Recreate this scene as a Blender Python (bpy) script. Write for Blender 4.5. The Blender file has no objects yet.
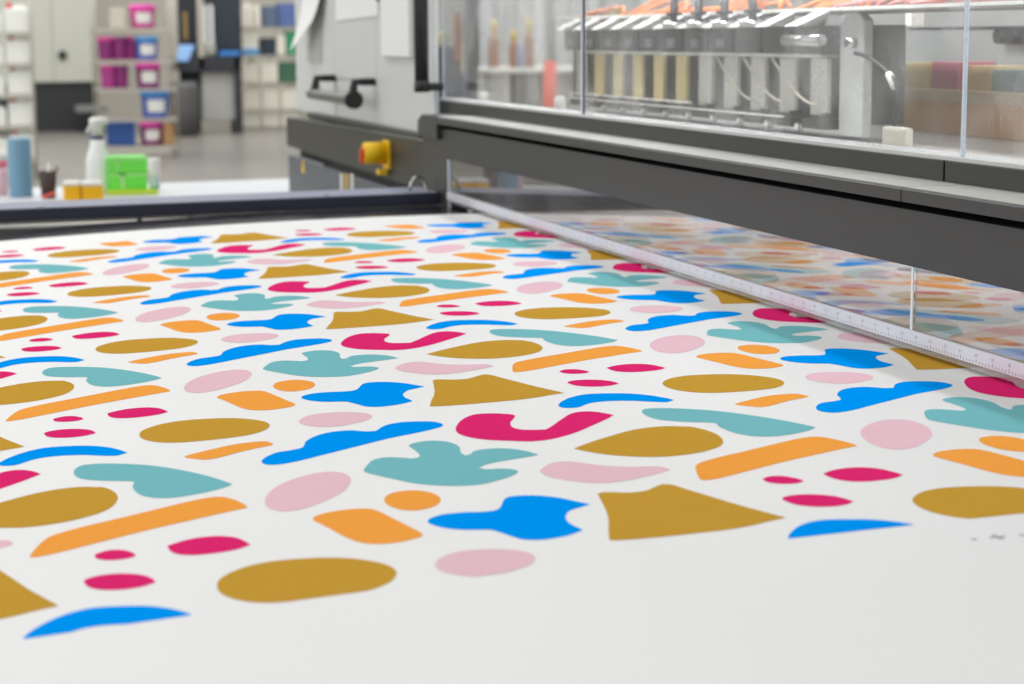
import bpy, bmesh, math, random
from mathutils import Vector, Matrix
random.seed(7)
C = bpy.context.scene.collection
S = 0.6          # metres per pattern repeat
BED = 0.85       # height of the printing bed
TILE = {
 'oval': ('gold', [(-0.7926, 0.0172),(-0.7749, 0.047),(-0.7461, 0.0701),(-0.7109, 0.0793),(-0.6658, 0.073),(-0.6247, 0.0569),(-0.5938, 0.0301),(-0.5721, -0.0046),(-0.5675, -0.0352),(-0.5737, -0.0614),(-0.5892, -0.0863),(-0.6176, -0.1059),(-0.6564, -0.1127),(-0.6971, -0.1129),(-0.7399, -0.1065),(-0.7683, -0.0895),(-0.7878, -0.0625),(-0.7974, -0.0284)]),
 'shortbar': ('orange', [(0.2555, 0.7784),(0.2712, 0.7898),(0.3108, 0.8126),(0.3483, 0.8294),(0.3802, 0.8329),(0.4028, 0.827),(0.4105, 0.8056),(0.411, 0.7949),(0.3968, 0.7872),(0.3758, 0.7797),(0.3427, 0.7617),(0.3083, 0.7399),(0.2869, 0.7359),(0.2699, 0.7526),(0.259, 0.767)]),
 'heart': ('teal', [(0.0717, 0.7532),(0.0767, 0.7795),(0.089, 0.7982),(0.1097, 0.7986),(0.1415, 0.783),(0.1801, 0.754),(0.2097, 0.7223),(0.2378, 0.6821),(0.2645, 0.6357),(0.2864, 0.5891),(0.2992, 0.5534),(0.3033, 0.5406),(0.2894, 0.5264),(0.2639, 0.5116),(0.2355, 0.5021),(0.2082, 0.4992),(0.186, 0.5058),(0.1687, 0.5233),(0.1578, 0.5497),(0.1538, 0.5798),(0.1536, 0.6065),(0.1583, 0.6348),(0.1456, 0.6471),(0.1191, 0.6632),(0.0967, 0.681),(0.0802, 0.7011),(0.0729, 0.7239)]),
 'bar': ('orange', [(0.0017, 0.3372),(0.0116, 0.3554),(0.0261, 0.3682),(0.0651, 0.3902),(0.1073, 0.4081),(0.1624, 0.4337),(0.2191, 0.4605),(0.2566, 0.4731),(0.2767, 0.4674),(0.2911, 0.4408),(0.301, 0.4059),(0.3029, 0.3827),(0.265, 0.3692),(0.2105, 0.3471),(0.1573, 0.3259),(0.1033, 0.3008),(0.0502, 0.2752),(0.0093, 0.2566),(-0.0131, 0.2519),(-0.0218, 0.2556),(-0.0186, 0.2735),(-0.0095, 0.3054)]),
 'm1': ('magenta', [(0.0654, 0.2265),(0.0838, 0.2384),(0.102, 0.2328),(0.1162, 0.2095),(0.1184, 0.1913),(0.104, 0.1833),(0.0813, 0.1873),(0.0663, 0.2037)]),
 'm2': ('magenta', [(0.1652, 0.2236),(0.1888, 0.2394),(0.2132, 0.2462),(0.2405, 0.2412),(0.2607, 0.2225),(0.271, 0.1934),(0.2745, 0.1743),(0.2533, 0.1596),(0.2257, 0.1545),(0.1979, 0.1566),(0.1758, 0.1704),(0.1663, 0.1932)]),
 'm3': ('magenta', [(0.0432, 0.1052),(0.0614, 0.1172),(0.0881, 0.1146),(0.1123, 0.0985),(0.1258, 0.077),(0.1309, 0.0512),(0.1109, 0.0388),(0.0868, 0.0374),(0.0639, 0.0466),(0.0484, 0.0636),(0.0425, 0.0848)]),
 'arc': ('blue', [(-0.0422, -0.102),(-0.0245, -0.0715),(0.0053, -0.0404),(0.0398, -0.0264),(0.0811, -0.0365),(0.1149, -0.0539),(0.1434, -0.0848),(0.1604, -0.1183),(0.1688, -0.1426),(0.15, -0.1579),(0.1298, -0.1468),(0.0993, -0.1235),(0.0654, -0.1088),(0.0326, -0.1048),(0.0096, -0.1151),(-0.0175, -0.1383),(-0.0357, -0.1352),(-0.0454, -0.1208)]),
 'fan': ('gold', [(-0.1947, 0.238),(-0.1815, 0.2422),(-0.1517, 0.2259),(-0.1241, 0.2256),(-0.1016, 0.2429),(-0.0851, 0.2547),(-0.0741, 0.2465),(-0.0614, 0.2023),(-0.0447, 0.1461),(-0.0285, 0.0918),(-0.0112, 0.0432),(0.0032, 0.003),(-0.0249, -0.0047),(-0.0564, -0.0165),(-0.0931, -0.0242),(-0.1342, -0.0254),(-0.1814, -0.025),(-0.2238, -0.0221),(-0.2478, -0.0187),(-0.2644, -0.0129),(-0.2477, 0.0385),(-0.2299, 0.0889),(-0.2168, 0.136),(-0.2058, 0.186)]),
 'star': ('blue', [(-0.4691, 0.186),(-0.4567, 0.2059),(-0.4355, 0.2159),(-0.4062, 0.2132),(-0.3784, 0.205),(-0.3606, 0.2078),(-0.3501, 0.2218),(-0.3369, 0.2526),(-0.3248, 0.2715),(-0.3046, 0.2738),(-0.2806, 0.263),(-0.257, 0.2393),(-0.2397, 0.2089),(-0.2257, 0.182),(-0.2446, 0.1714),(-0.2637, 0.1597),(-0.2753, 0.1418),(-0.2833, 0.1197),(-0.2863, 0.0914),(-0.2819, 0.0605),(-0.2816, 0.0504),(-0.3049, 0.0351),(-0.3289, 0.0276),(-0.354, 0.0277),(-0.3717, 0.0397),(-0.3803, 0.0588),(-0.39, 0.0871),(-0.3992, 0.1056),(-0.4315, 0.1202),(-0.4521, 0.1384),(-0.4646, 0.1602)]),
 'pinkoval': ('pink', [(-0.5134, -0.0317),(-0.496, 0.0003),(-0.4698, 0.0162),(-0.4373, 0.0143),(-0.4071, 0.0012),(-0.3847, -0.0251),(-0.3824, -0.0532),(-0.3966, -0.0799),(-0.4233, -0.0972),(-0.4528, -0.1079),(-0.4791, -0.1037),(-0.5022, -0.0824),(-0.5136, -0.0578)]),
 'dot': ('orange', [(-0.4983, 0.3361),(-0.4846, 0.366),(-0.4645, 0.3767),(-0.4455, 0.3745),(-0.4294, 0.3601),(-0.419, 0.3316),(-0.4204, 0.2992),(-0.4347, 0.2704),(-0.4553, 0.2562),(-0.476, 0.2565),(-0.4922, 0.2752),(-0.4999, 0.3043)]),
 'lozenge': ('orange', [(-0.6195, 0.2726),(-0.6065, 0.2925),(-0.5801, 0.3031),(-0.5501, 0.3029),(-0.5297, 0.293),(-0.5199, 0.2695),(-0.5092, 0.2183),(-0.499, 0.1689),(-0.492, 0.1309),(-0.4951, 0.1139),(-0.5113, 0.1031),(-0.5377, 0.096),(-0.5646, 0.1017),(-0.5819, 0.1195),(-0.5953, 0.1566),(-0.6062, 0.2094),(-0.6162, 0.2513)]),
 'leaf': ('gold', [(-0.1315, 0.5404),(-0.0917, 0.5742),(-0.0449, 0.6067),(0.0013, 0.6346),(0.042, 0.646),(0.0774, 0.6421),(0.1012, 0.6276),(0.1075, 0.625),(0.1211, 0.5903),(0.1252, 0.545),(0.1148, 0.4964),(0.0955, 0.4631),(0.064, 0.4398),(0.0284, 0.427),(-0.0151, 0.4259),(-0.0452, 0.4368),(-0.0729, 0.4547),(-0.0983, 0.4796),(-0.1205, 0.5153)]),
 'pinklong': ('pink', [(-0.2304, 0.4109),(-0.2173, 0.4328),(-0.1951, 0.4567),(-0.1698, 0.4568),(-0.1512, 0.4371),(-0.1313, 0.4094),(-0.1052, 0.3886),(-0.0763, 0.376),(-0.0475, 0.3636),(-0.0403, 0.3366),(-0.0625, 0.3243),(-0.0925, 0.3103),(-0.1255, 0.2981),(-0.1624, 0.2967),(-0.1893, 0.3121),(-0.2124, 0.3398),(-0.2276, 0.368),(-0.2323, 0.3917)]),
 'hook': ('magenta', [(-0.2728, 0.7664),(-0.2581, 0.8096),(-0.2351, 0.8526),(-0.2066, 0.8799),(-0.1793, 0.8767),(-0.1557, 0.8608),(-0.1438, 0.8455),(-0.1488, 0.8238),(-0.1677, 0.7854),(-0.1761, 0.7479),(-0.1693, 0.7221),(-0.1506, 0.7091),(-0.1276, 0.703),(-0.1043, 0.7332),(-0.0737, 0.7775),(-0.0423, 0.8161),(-0.0167, 0.8217),(0.0052, 0.8022),(0.0196, 0.7693),(-0.0083, 0.7366),(-0.0436, 0.7014),(-0.0846, 0.6613),(-0.1199, 0.6358),(-0.151, 0.622),(-0.1815, 0.6232),(-0.2113, 0.6412),(-0.2441, 0.665),(-0.2633, 0.6912),(-0.2756, 0.7276)]),
 'cactus': ('teal', [(-0.4863, 0.5372),(-0.474, 0.5691),(-0.4554, 0.6027),(-0.4344, 0.6121),(-0.4121, 0.5992),(-0.3949, 0.583),(-0.3813, 0.5903),(-0.3764, 0.624),(-0.3774, 0.6551),(-0.377, 0.682),(-0.3631, 0.6963),(-0.3398, 0.702),(-0.3168, 0.6888),(-0.3042, 0.6616),(-0.3028, 0.6296),(-0.3106, 0.5925),(-0.3099, 0.5681),(-0.3005, 0.5716),(-0.286, 0.593),(-0.263, 0.5985),(-0.2391, 0.5915),(-0.2189, 0.572),(-0.2054, 0.5456),(-0.1983, 0.5203),(-0.2241, 0.5124),(-0.2605, 0.5039),(-0.2932, 0.4921),(-0.3126, 0.4747),(-0.3062, 0.4605),(-0.2834, 0.4537),(-0.2667, 0.4404),(-0.2631, 0.4222),(-0.2787, 0.4002),(-0.3044, 0.3816),(-0.3368, 0.3666),(-0.364, 0.3688),(-0.3993, 0.3854),(-0.4313, 0.4163),(-0.454, 0.4555),(-0.4763, 0.499),(-0.4855, 0.5219)]),
 'pinkround': ('pink', [(-0.6665, 0.4102),(-0.6561, 0.4502),(-0.6328, 0.4957),(-0.6032, 0.529),(-0.5712, 0.5496),(-0.5421, 0.5536),(-0.5212, 0.5358),(-0.5171, 0.4971),(-0.5249, 0.4597),(-0.5437, 0.4167),(-0.5724, 0.3801),(-0.6005, 0.353),(-0.6302, 0.3354),(-0.6526, 0.3354),(-0.6657, 0.3578),(-0.669, 0.3836)]),
 'cloud': ('blue', [(-0.629, 0.6745),(-0.6157, 0.7074),(-0.5925, 0.7321),(-0.5657, 0.739),(-0.5466, 0.75),(-0.5317, 0.7957),(-0.5049, 0.8324),(-0.4751, 0.8485),(-0.4442, 0.8463),(-0.4216, 0.8259),(-0.4026, 0.8209),(-0.3786, 0.857),(-0.3478, 0.872),(-0.3047, 0.8602),(-0.2864, 0.8419),(-0.2838, 0.8127),(-0.3035, 0.7925),(-0.3446, 0.772),(-0.3937, 0.7521),(-0.4439, 0.7234),(-0.4928, 0.6957),(-0.531, 0.6742),(-0.5685, 0.6533),(-0.6038, 0.6419),(-0.6231, 0.6499)]),
}
CAM = [1.97697, 0.27864, 0.153, -1.11009, -2.49328, 0.66986, 1.03598, 0.02494, 0.0161]

# ------------------------------------------------------------------ camera maths
F, YAW, PITCH, CX, CY, CZ, ASP, SB, SK = CAM
F *= 1000; ROLL = 0.006
fwd = Vector((math.sin(YAW)*math.cos(PITCH), math.cos(YAW)*math.cos(PITCH), -math.sin(PITCH)))
rt0 = Vector((math.cos(YAW), -math.sin(YAW), 0)); dn0 = fwd.cross(rt0)
rt = rt0*math.cos(ROLL) + dn0*math.sin(ROLL); dn = dn0*math.cos(ROLL) - rt0*math.sin(ROLL)
CAMP = Vector((CX*S, CY*S, BED + CZ*S))
def ray(x, y): return rt*((x-512)/F) + dn*((y-342)/F) + fwd
def hit(x, y, ax, val):           # point on the world plane axis = val that lies in that direction
    d = ray(x, y); return CAMP + d*((val-CAMP[ax])/d[ax])
def hx(x, y, u): return hit(x, y, 0, u*S)
def hy(x, y, Y): return hit(x, y, 1, Y)
def U(u, y, z): return Vector((u*S, y*S, BED + z*S))
def sz(u): return SB*u - SK*u*u   # gentle arch of the bed across its width

# ------------------------------------------------------------------ materials
def lin(c): c /= 255; return c/12.92 if c <= .04045 else ((c+.055)/1.055)**2.4
def col(r, g, b): return (lin(r), lin(g), lin(b), 1)
MATS = {}
def mat(name, rgb, rough=.5, metal=0, var=.05, scale=12, bump=0, spec=.5, bscale=None, emit=0):
    if name in MATS: return MATS[name]
    m = bpy.data.materials.new(name); m.use_nodes = True; n = m.node_tree; b = n.nodes['Principled BSDF']
    tc = n.nodes.new('ShaderNodeTexCoord'); no = n.nodes.new('ShaderNodeTexNoise'); no.inputs['Scale'].default_value = scale
    n.links.new(tc.outputs['Object'], no.inputs['Vector'])
    mx = n.nodes.new('ShaderNodeMix'); mx.data_type = 'RGBA'
    c = col(*rgb); mx.inputs[6].default_value = tuple(max(0, v*(1-var)) for v in c[:3])+(1,)
    mx.inputs[7].default_value = tuple(min(1, v*(1+var)) for v in c[:3])+(1,)
    n.links.new(no.outputs['Fac'], mx.inputs[0]); n.links.new(mx.outputs[2], b.inputs['Base Color'])
    b.inputs['Roughness'].default_value = rough; b.inputs['Metallic'].default_value = metal
    b.inputs['Specular IOR Level'].default_value = spec
    if emit:
        n.links.new(mx.outputs[2], b.inputs['Emission Color']); b.inputs['Emission Strength'].default_value = emit
    if bump:
        bp = n.nodes.new('ShaderNodeBump'); bp.inputs['Strength'].default_value = bump; bp.inputs['Distance'].default_value = .002
        nb = n.nodes.new('ShaderNodeTexNoise'); nb.inputs['Scale'].default_value = bscale or scale*20
        n.links.new(tc.outputs['Object'], nb.inputs['Vector'])
        n.links.new(nb.outputs['Fac'], bp.inputs['Height']); n.links.new(bp.outputs[0], b.inputs['Normal'])
    MATS[name] = m; return m
def acrylic(name, tint, dust, dscale=9, ior=1.49, streak=False, base=.02, rough=.0):
    m = bpy.data.materials.new(name); m.use_nodes = True; n = m.node_tree; N = n.nodes; L = n.links
    N.remove(N['Principled BSDF']); out = N['Material Output']
    tr = N.new('ShaderNodeBsdfTransparent'); tr.inputs[0].default_value = tint
    gl = N.new('ShaderNodeBsdfGlossy'); gl.inputs['Roughness'].default_value = rough
    fr = N.new('ShaderNodeFresnel'); fr.inputs[0].default_value = ior
    ge = N.new('ShaderNodeNewGeometry'); mi = N.new('ShaderNodeMapRange'); mi.inputs[3].default_value = ior; mi.inputs[4].default_value = 1/ior
    L.new(ge.outputs['Backfacing'], mi.inputs[0]); L.new(mi.outputs[0], fr.inputs[0])
    m1 = N.new('ShaderNodeMixShader'); L.new(fr.outputs[0], m1.inputs[0]); L.new(tr.outputs[0], m1.inputs[1]); L.new(gl.outputs[0], m1.inputs[2])
    tc = N.new('ShaderNodeTexCoord'); mp = N.new('ShaderNodeMapping'); L.new(tc.outputs['Object'], mp.inputs[0])
    if streak: mp.inputs['Scale'].default_value = (1, 1, .8)
    a = N.new('ShaderNodeTexNoise'); a.inputs['Scale'].default_value = dscale; a.inputs['Detail'].default_value = 6; L.new(mp.outputs[0], a.inputs[0])
    b = N.new('ShaderNodeTexNoise'); b.inputs['Scale'].default_value = 620; b.inputs['Detail'].default_value = 3; L.new(mp.outputs[0], b.inputs[0])
    r1 = N.new('ShaderNodeMapRange'); r1.inputs[1].default_value = .42; r1.inputs[2].default_value = .72; L.new(a.outputs['Fac'], r1.inputs[0])
    r2 = N.new('ShaderNodeMapRange'); r2.inputs[1].default_value = .45; r2.inputs[2].default_value = .68; L.new(b.outputs['Fac'], r2.inputs[0])
    mu = N.new('ShaderNodeMath'); mu.operation = 'MULTIPLY'; L.new(r1.outputs[0], mu.inputs[0]); L.new(r2.outputs[0], mu.inputs[1])
    ma = N.new('ShaderNodeMath'); ma.operation = 'MULTIPLY_ADD'; L.new(mu.outputs[0], ma.inputs[0]); ma.inputs[1].default_value = dust; ma.inputs[2].default_value = base
    df = N.new('ShaderNodeBsdfDiffuse'); df.inputs[0].default_value = (.85, .86, .87, 1)
    tl = N.new('ShaderNodeBsdfTranslucent'); tl.inputs[0].default_value = (.85, .86, .87, 1)
    md = N.new('ShaderNodeMixShader'); md.inputs[0].default_value = .5; L.new(df.outputs[0], md.inputs[1]); L.new(tl.outputs[0], md.inputs[2])
    m2 = N.new('ShaderNodeMixShader'); L.new(ma.outputs[0], m2.inputs[0]); L.new(m1.outputs[0], m2.inputs[1]); L.new(md.outputs[0], m2.inputs[2])
    L.new(m2.outputs[0], out.inputs[0]); MATS[name] = m; return m

# ------------------------------------------------------------------ mesh helpers
class MB:
    def __init__(s): s.bm = bmesh.new(); s.mats = []
    def _m(s, m):
        if m not in s.mats: s.mats.append(m)
        return s.mats.index(m)
    def _add(s, vs, fs, m, smooth=False):
        i = s._m(m); bv = [s.bm.verts.new(v) for v in vs]; out = []
        for f in fs:
            try: q = s.bm.faces.new([bv[k] for k in f])
            except ValueError: continue
            q.material_index = i; q.smooth = smooth; out.append(q)
        return bv, out
    def hexa(s, p, m, bev=0, seg=2):      # 8 points: bottom ring then top ring
        bv, fs = s._add(p, [(0,3,2,1),(4,5,6,7),(0,1,5,4),(1,2,6,5),(2,3,7,6),(3,0,4,7)], m)
        if bev:
            es = list({e for f in fs for e in f.edges})
            bmesh.ops.bevel(s.bm, geom=es, offset=bev, segments=seg, affect='EDGES', profile=.6)
        return s
    def box(s, x0, x1, y0, y1, z0, z1, m, bev=0):
        return s.hexa([(x0,y0,z0),(x1,y0,z0),(x1,y1,z0),(x0,y1,z0),(x0,y0,z1),(x1,y0,z1),(x1,y1,z1),(x0,y1,z1)], m, bev)
    def ubox(s, x0, x1, y0, y1, z0, z1, m, bev=0):
        a, b = U(x0,y0,z0), U(x1,y1,z1); return s.box(a.x,b.x,a.y,b.y,a.z,b.z,m,bev)
    def tube(s, pts, r, m, n=12, cap=True):
        pts = [Vector(p) for p in pts]; rs = r if isinstance(r, (list, tuple)) else [r]*len(pts)
        vs = []; up = None
        for i, p in enumerate(pts):
            t = (pts[min(i+1, len(pts)-1)] - pts[max(i-1, 0)]).normalized()
            if up is None: up = t.orthogonal().normalized()
            up = (up - t*up.dot(t)).normalized(); w = t.cross(up)
            for k in range(n):
                a = 2*math.pi*k/n; vs.append(p + (up*math.cos(a) + w*math.sin(a))*rs[i])
        fs = [(i*n+k, i*n+(k+1)%n, (i+1)*n+(k+1)%n, (i+1)*n+k) for i in range(len(pts)-1) for k in range(n)]
        bv, _ = s._add(vs, fs, m, True)
        if cap:
            i = s._m(m)
            for ring in (bv[:n][::-1], bv[-n:]):
                f = s.bm.faces.new(ring); f.material_index = i
        return s
    def lathe(s, o, prof, m, n=24):        # prof: (radius, height)
        o = Vector(o); vs = []; fs = []
        for r, h in prof:
            for k in range(n):
                a = 2*math.pi*k/n; vs.append(o + Vector((r*math.cos(a), r*math.sin(a), h)))
        for i in range(len(prof)-1):
            for k in range(n): fs.append((i*n+k, i*n+(k+1)%n, (i+1)*n+(k+1)%n, (i+1)*n+k))
        bv, _ = s._add(vs, fs, m, True); i = s._m(m)
        if prof[0][0] > 1e-6: f = s.bm.faces.new(bv[:n][::-1]); f.material_index = i
        if prof[-1][0] > 1e-6: f = s.bm.faces.new(bv[-n:]); f.material_index = i
        return s
    def prism(s, prof, ax, a, b, m, bev=0):    # prof: 2D outline in the two other axes, extruded along ax
        def P(q, t):
            v = list(q); v.insert(ax, t); return Vector(v)
        n = len(prof); vs = [P(q, a) for q in prof] + [P(q, b) for q in prof]
        fs = [tuple(range(n))[::-1], tuple(range(n, 2*n))] + [(k, (k+1)%n, n+(k+1)%n, n+k) for k in range(n)]
        bv, fc = s._add(vs, fs, m)
        if bev: bmesh.ops.bevel(s.bm, geom=list({e for f in fc for e in f.edges}), offset=bev, segments=2, affect='EDGES', profile=.6)
        return s
    def build(s, name, parent=None, label=None):
        bmesh.ops.recalc_face_normals(s.bm, faces=s.bm.faces)
        me = bpy.data.meshes.new(name); s.bm.to_mesh(me); s.bm.free()
        for m in s.mats: me.materials.append(m)
        o = bpy.data.objects.new(name, me); C.objects.link(o)
        if parent is not None:
            o.parent = parent
            if parent.type == 'EMPTY': o.matrix_parent_inverse = Matrix.Translation(-Vector(parent.location))
        if label: o['label'] = label
        return o
def tag(o, label, cat, group=None, kind=None):
    o['label'] = label; o['category'] = cat
    if group: o['group'] = group
    if kind: o['kind'] = kind
    return o
def thing(name, loc, label, cat, group=None):
    o = bpy.data.objects.new(name, None); o.empty_display_size = .1; C.objects.link(o); o.location = loc
    return tag(o, label, cat, group)
def dup(o, delta, label=None):
    c = o.copy(); C.objects.link(c); c.location = Vector(o.location) + Vector(delta)
    if label: c['label'] = label
    for ch in list(o.children):
        d = ch.copy(); C.objects.link(d); d.parent = c
        for g in ch.children:
            e = g.copy(); C.objects.link(e); e.parent = d
    return c

# ------------------------------------------------------------------ palette
WHT = mat('white_sheet', (243,243,242), .5, var=.012, scale=3, spec=.2)
INK = {'gold': mat('gold_ink', (206,160,62), .5, var=.03, spec=0), 'orange': mat('orange_ink', (255,170,76), .5, var=.02, spec=0),
       'teal': mat('teal_ink', (124,194,200), .5, var=.02, spec=0), 'magenta': mat('magenta_ink', (232,46,118), .5, var=.02, spec=0),
       'blue': mat('blue_ink', (0,156,255), .5, var=.02, spec=0), 'pink': mat('pink_ink', (240,200,212), .5, var=.02, spec=0)}
GREYINK = mat('grey_ink', (150,150,150), .4)
BLK = mat('charcoal_coat', (49,49,48), .42, var=.35, scale=260, bump=.25, bscale=900)
BLK2 = mat('dark_grey_profile', (42,42,41), .45, var=.06, scale=20, bump=.1)
GAP = mat('black_recess', (14,14,14), .6)
BEDM = mat('dark_glossy_bed', (34,36,38), .12, var=.2, scale=6)
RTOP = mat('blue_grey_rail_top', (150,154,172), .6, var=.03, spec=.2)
RFRT = mat('navy_rail_front', (40,42,62), .4, var=.08)
CABM = mat('light_grey_cabinet', (214,215,215), .42, var=.02)
CABW = mat('pale_edge', (224,230,232), .4)
BODM = mat('olive_charcoal_body', (47,45,38), .45, var=.08, scale=14)
LOWM = mat('slate_box', (92,94,103), .45, var=.05)
PAP = mat('white_paper', (240,241,240), .6, var=.015)
PLW = mat('white_plastic', (232,232,226), .45, var=.02)
STL = mat('brushed_steel', (200,200,198), .25, 1, var=.05)
YEL = mat('yellow_plastic', (255,204,0), .5)
RED = mat('orange_red_plastic', (222,88,36), .4)
BKP = mat('black_plastic', (30,31,32), .4)
TUBM = mat('black_tube', (44,48,48), .35)
HSLV = mat('grip_grey', (92,92,86), .4)
SCALE = mat('scale_white', (226,227,236), .35, var=.01)
TICK = mat('scale_print', (132,134,146), .5)
SHIELD = acrylic('shield_acrylic', (.95,.92,.90,1), .26, 5, base=.06, ior=2.9)
PANE = acrylic('window_acrylic', (.95,.96,.97,1), .6, 9, streak=True, base=.02)
EDGE = mat('acrylic_edge', (206,218,232), .3)
LIP = acrylic('clear_lip', (.9,.92,.92,1), .1, 7, base=.22)

# ------------------------------------------------------------------ setting
m = MB().box(-9, 14, -4, 30.5, -.1, 0, mat('concrete_floor', (134,131,124), .28, var=.22, scale=1.1, bump=.1, bscale=30)).build('floor'); m['kind'] = 'structure'
m = MB().box(-9, 14, 30, 30.2, 0, 6, mat('hall_wall_cream', (214,210,196), .7)).build('wall_back'); m['kind'] = 'structure'
m = MB().box(13.8, 14, -4, 30, 0, 6, mat('hall_wall', (190,190,186), .7)).build('wall_right'); m['kind'] = 'structure'
m = MB().box(-9.2, -9, -4, 30, 0, 6, mat('hall_wall_pale', (226,226,222), .7)).build('wall_left'); m['kind'] = 'structure'

# ------------------------------------------------------------------ printed sheet
U0, U1, YS0, YS1 = -2.0, 2.3, -1.25, 4.745
cols = [U0 + .05*i for i in range(int(round((U1-U0)/.05))+1)]
mb = MB(); iw = mb._m(WHT); T = .004/S
top = [[mb.bm.verts.new(U(u, y, sz(u))) for u in cols] for y in (YS0, YS1)]
bot = [[mb.bm.verts.new(U(u, y, sz(u)-T)) for u in cols] for y in (YS0, YS1)]
for k in range(len(cols)-1):
    mb.bm.faces.new((top[0][k], top[0][k+1], top[1][k+1], top[1][k])); mb.bm.faces.new((bot[0][k], bot[1][k], bot[1][k+1], bot[0][k+1]))
    mb.bm.faces.new((bot[0][k], bot[0][k+1], top[0][k+1], top[0][k])); mb.bm.faces.new((bot[1][k+1], bot[1][k], top[1][k], top[1][k+1]))
for k in (0, -1): mb.bm.faces.new((bot[0][k], top[0][k], top[1][k], bot[1][k]))
bmesh.ops.recalc_face_normals(mb.bm, faces=mb.bm.faces)
def smooth_outline(pts):
    n = len(pts); P = [Vector(p) for p in pts]; tg = []
    for i in range(n):
        a, b, c = P[i-1], P[i], P[(i+1) % n]; d1 = (b-a); d2 = (c-b)
        ang = d1.angle(d2) if d1.length and d2.length else 0
        tg.append(None if ang > math.radians(58) else (c-a)*.5)
    out = []
    for i in range(n):
        p0, p1 = P[i], P[(i+1) % n]; L_ = (p1-p0).length
        t0 = tg[i]; t1 = tg[(i+1) % n]
        t0 = (p1-p0) if t0 is None else t0.normalized()*L_; t1 = (p1-p0) if t1 is None else t1.normalized()*L_
        for k in range(4):
            t = k/4; h = 2*t**3-3*t*t+1
            out.append(p0*h + t0*(t**3-2*t*t+t) + p1*(3*t*t-2*t**3) + t1*(t**3-t*t))
    return out
ink = bmesh.new(); inkm = []
outl = {k: (c, smooth_outline(p)) for k, (c, p) in TILE.items()}
for i in range(-3, 4):
    for j in range(-1, 6):
        for k, (c, pts) in outl.items():
            q = [(p.x+i, (p.y+j)*ASP) for p in pts]
            if max(a for a, b in q) < U0+.02 or min(a for a, b in q) > U1-.02: continue
            if max(b for a, b in q) < -.12*ASP or min(b for a, b in q) > 4.245*ASP: continue
            f = ink.faces.new([ink.verts.new((a, b, 0)) for a, b in q]); f.normal_update()
            if f.normal.z < 0: f.normal_flip()
            f.material_index = mb._m(INK[c])
bmesh.ops.triangulate(ink, faces=ink.faces[:], ngon_method='EAR_CLIP')
def cut(co, no, outer=False):
    bmesh.ops.bisect_plane(ink, geom=ink.verts[:]+ink.edges[:]+ink.faces[:], dist=1e-6, plane_co=co, plane_no=no, clear_outer=outer)
cut((0, -.097*ASP, 0), (.018, -1, 0), True); cut((0, 4.245*ASP, 0), (0, 1, 0), True)
cut((U0+.02, 0, 0), (-1, 0, 0), True); cut((U1-.02, 0, 0), (1, 0, 0), True)
# small registration marks below the print
def mark(x, y, w, h):
    f = ink.faces.new([ink.verts.new(v) for v in ((x-w,y-h,0),(x+w,y-h,0),(x+w,y+h,0),(x-w,y+h,0))]); f.material_index = mb._m(GREYINK)
for i in (0,):
    x, y = .221+i, -.19*ASP
    mark(x, y, .012, .003); mark(x, y-.0085, .003, .0045); mark(x, y+.0085, .003, .0045); mark(x-.035, y, .004, .004); mark(x+.035, y-.003, .003, .005)
for u in cols[1:-1]: cut((u, 0, 0), (1, 0, 0))
vm = {}
for v in ink.verts:
    x = v.co.x; k = min(max(int((x-U0)/.05), 0), len(cols)-2); a = (x-cols[k])/.05
    z = sz(cols[k])*(1-a) + sz(cols[k+1])*a
    p = U(x, v.co.y, z); p.z += .00025; vm[v] = mb.bm.verts.new(p)
for f in ink.faces:
    g = mb.bm.faces.new([vm[v] for v in f.verts]); g.material_index = f.material_index
ink.free()
me = bpy.data.meshes.new('printed_sheet'); mb.bm.to_mesh(me); mb.bm.free()
for q in mb.mats: me.materials.append(q)
o = bpy.data.objects.new('printed_sheet', me); C.objects.link(o)
tag(o, 'large white sheet printed with colourful abstract shapes lying on the printer bed', 'printed sheet')

# ------------------------------------------------------------------ printer
PR = thing('flatbed_printer', U(.9, 3, 0) - Vector((0, 0, BED)), 'large charcoal and light grey flatbed printer with acrylic covers and a long bed', 'printer')
def part(mb, name, parent=PR, label=None):
    o = mb.build(name, None, label); o.parent = parent
    if parent is PR: o.matrix_parent_inverse = Matrix.Translation(-PR.location)
    else: o.matrix_parent_inverse = Matrix.Translation(-PR.location) if parent.parent is None else Matrix.Identity(4)
    return o
# bed
mb = MB(); bc = [-2.3+.1*i for i in range(50)]
for (ya, yb) in ((-1.5, 5.2),):
    t = [[mb.bm.verts.new(U(u, y, sz(u)-T-.001)) for u in bc] for y in (ya, yb)]; d = [[mb.bm.verts.new(U(u, y, sz(u)-.05)) for u in bc] for y in (ya, yb)]
    mb._m(BEDM)
    for k in range(len(bc)-1):
        for q in ((t[0][k],t[0][k+1],t[1][k+1],t[1][k]),(d[0][k],d[1][k],d[1][k+1],d[0][k+1]),(d[0][k],d[0][k+1],t[0][k+1],t[0][k]),(d[1][k+1],d[1][k],t[1][k],t[1][k+1])):
            f = mb.bm.faces.new(q); f.smooth = False
    for k in (0, -1): mb.bm.faces.new((d[0][k], t[0][k], t[1][k], d[1][k]))
bed = part(mb, 'bed', label='dark glossy bed surface')
mb = MB().ubox(-1.9, 2.5, -1.3, 4.7, -.36, -.17, BODM, .01)
part(mb, 'bed_frame')
for x in (-1.7, 2.2):
    for y in (-1.1, 4.4):
        mb = MB(); a = U(x, y, 0); mb.box(a.x-.06, a.x+.06, a.y-.06, a.y+.06, .04, BED-.2, BODM, .005).lathe((a.x, a.y, 0), [(.09, 0), (.09, .015), (.03, .03), (.03, .06)], BKP)
        part(mb, 'leg')
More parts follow.
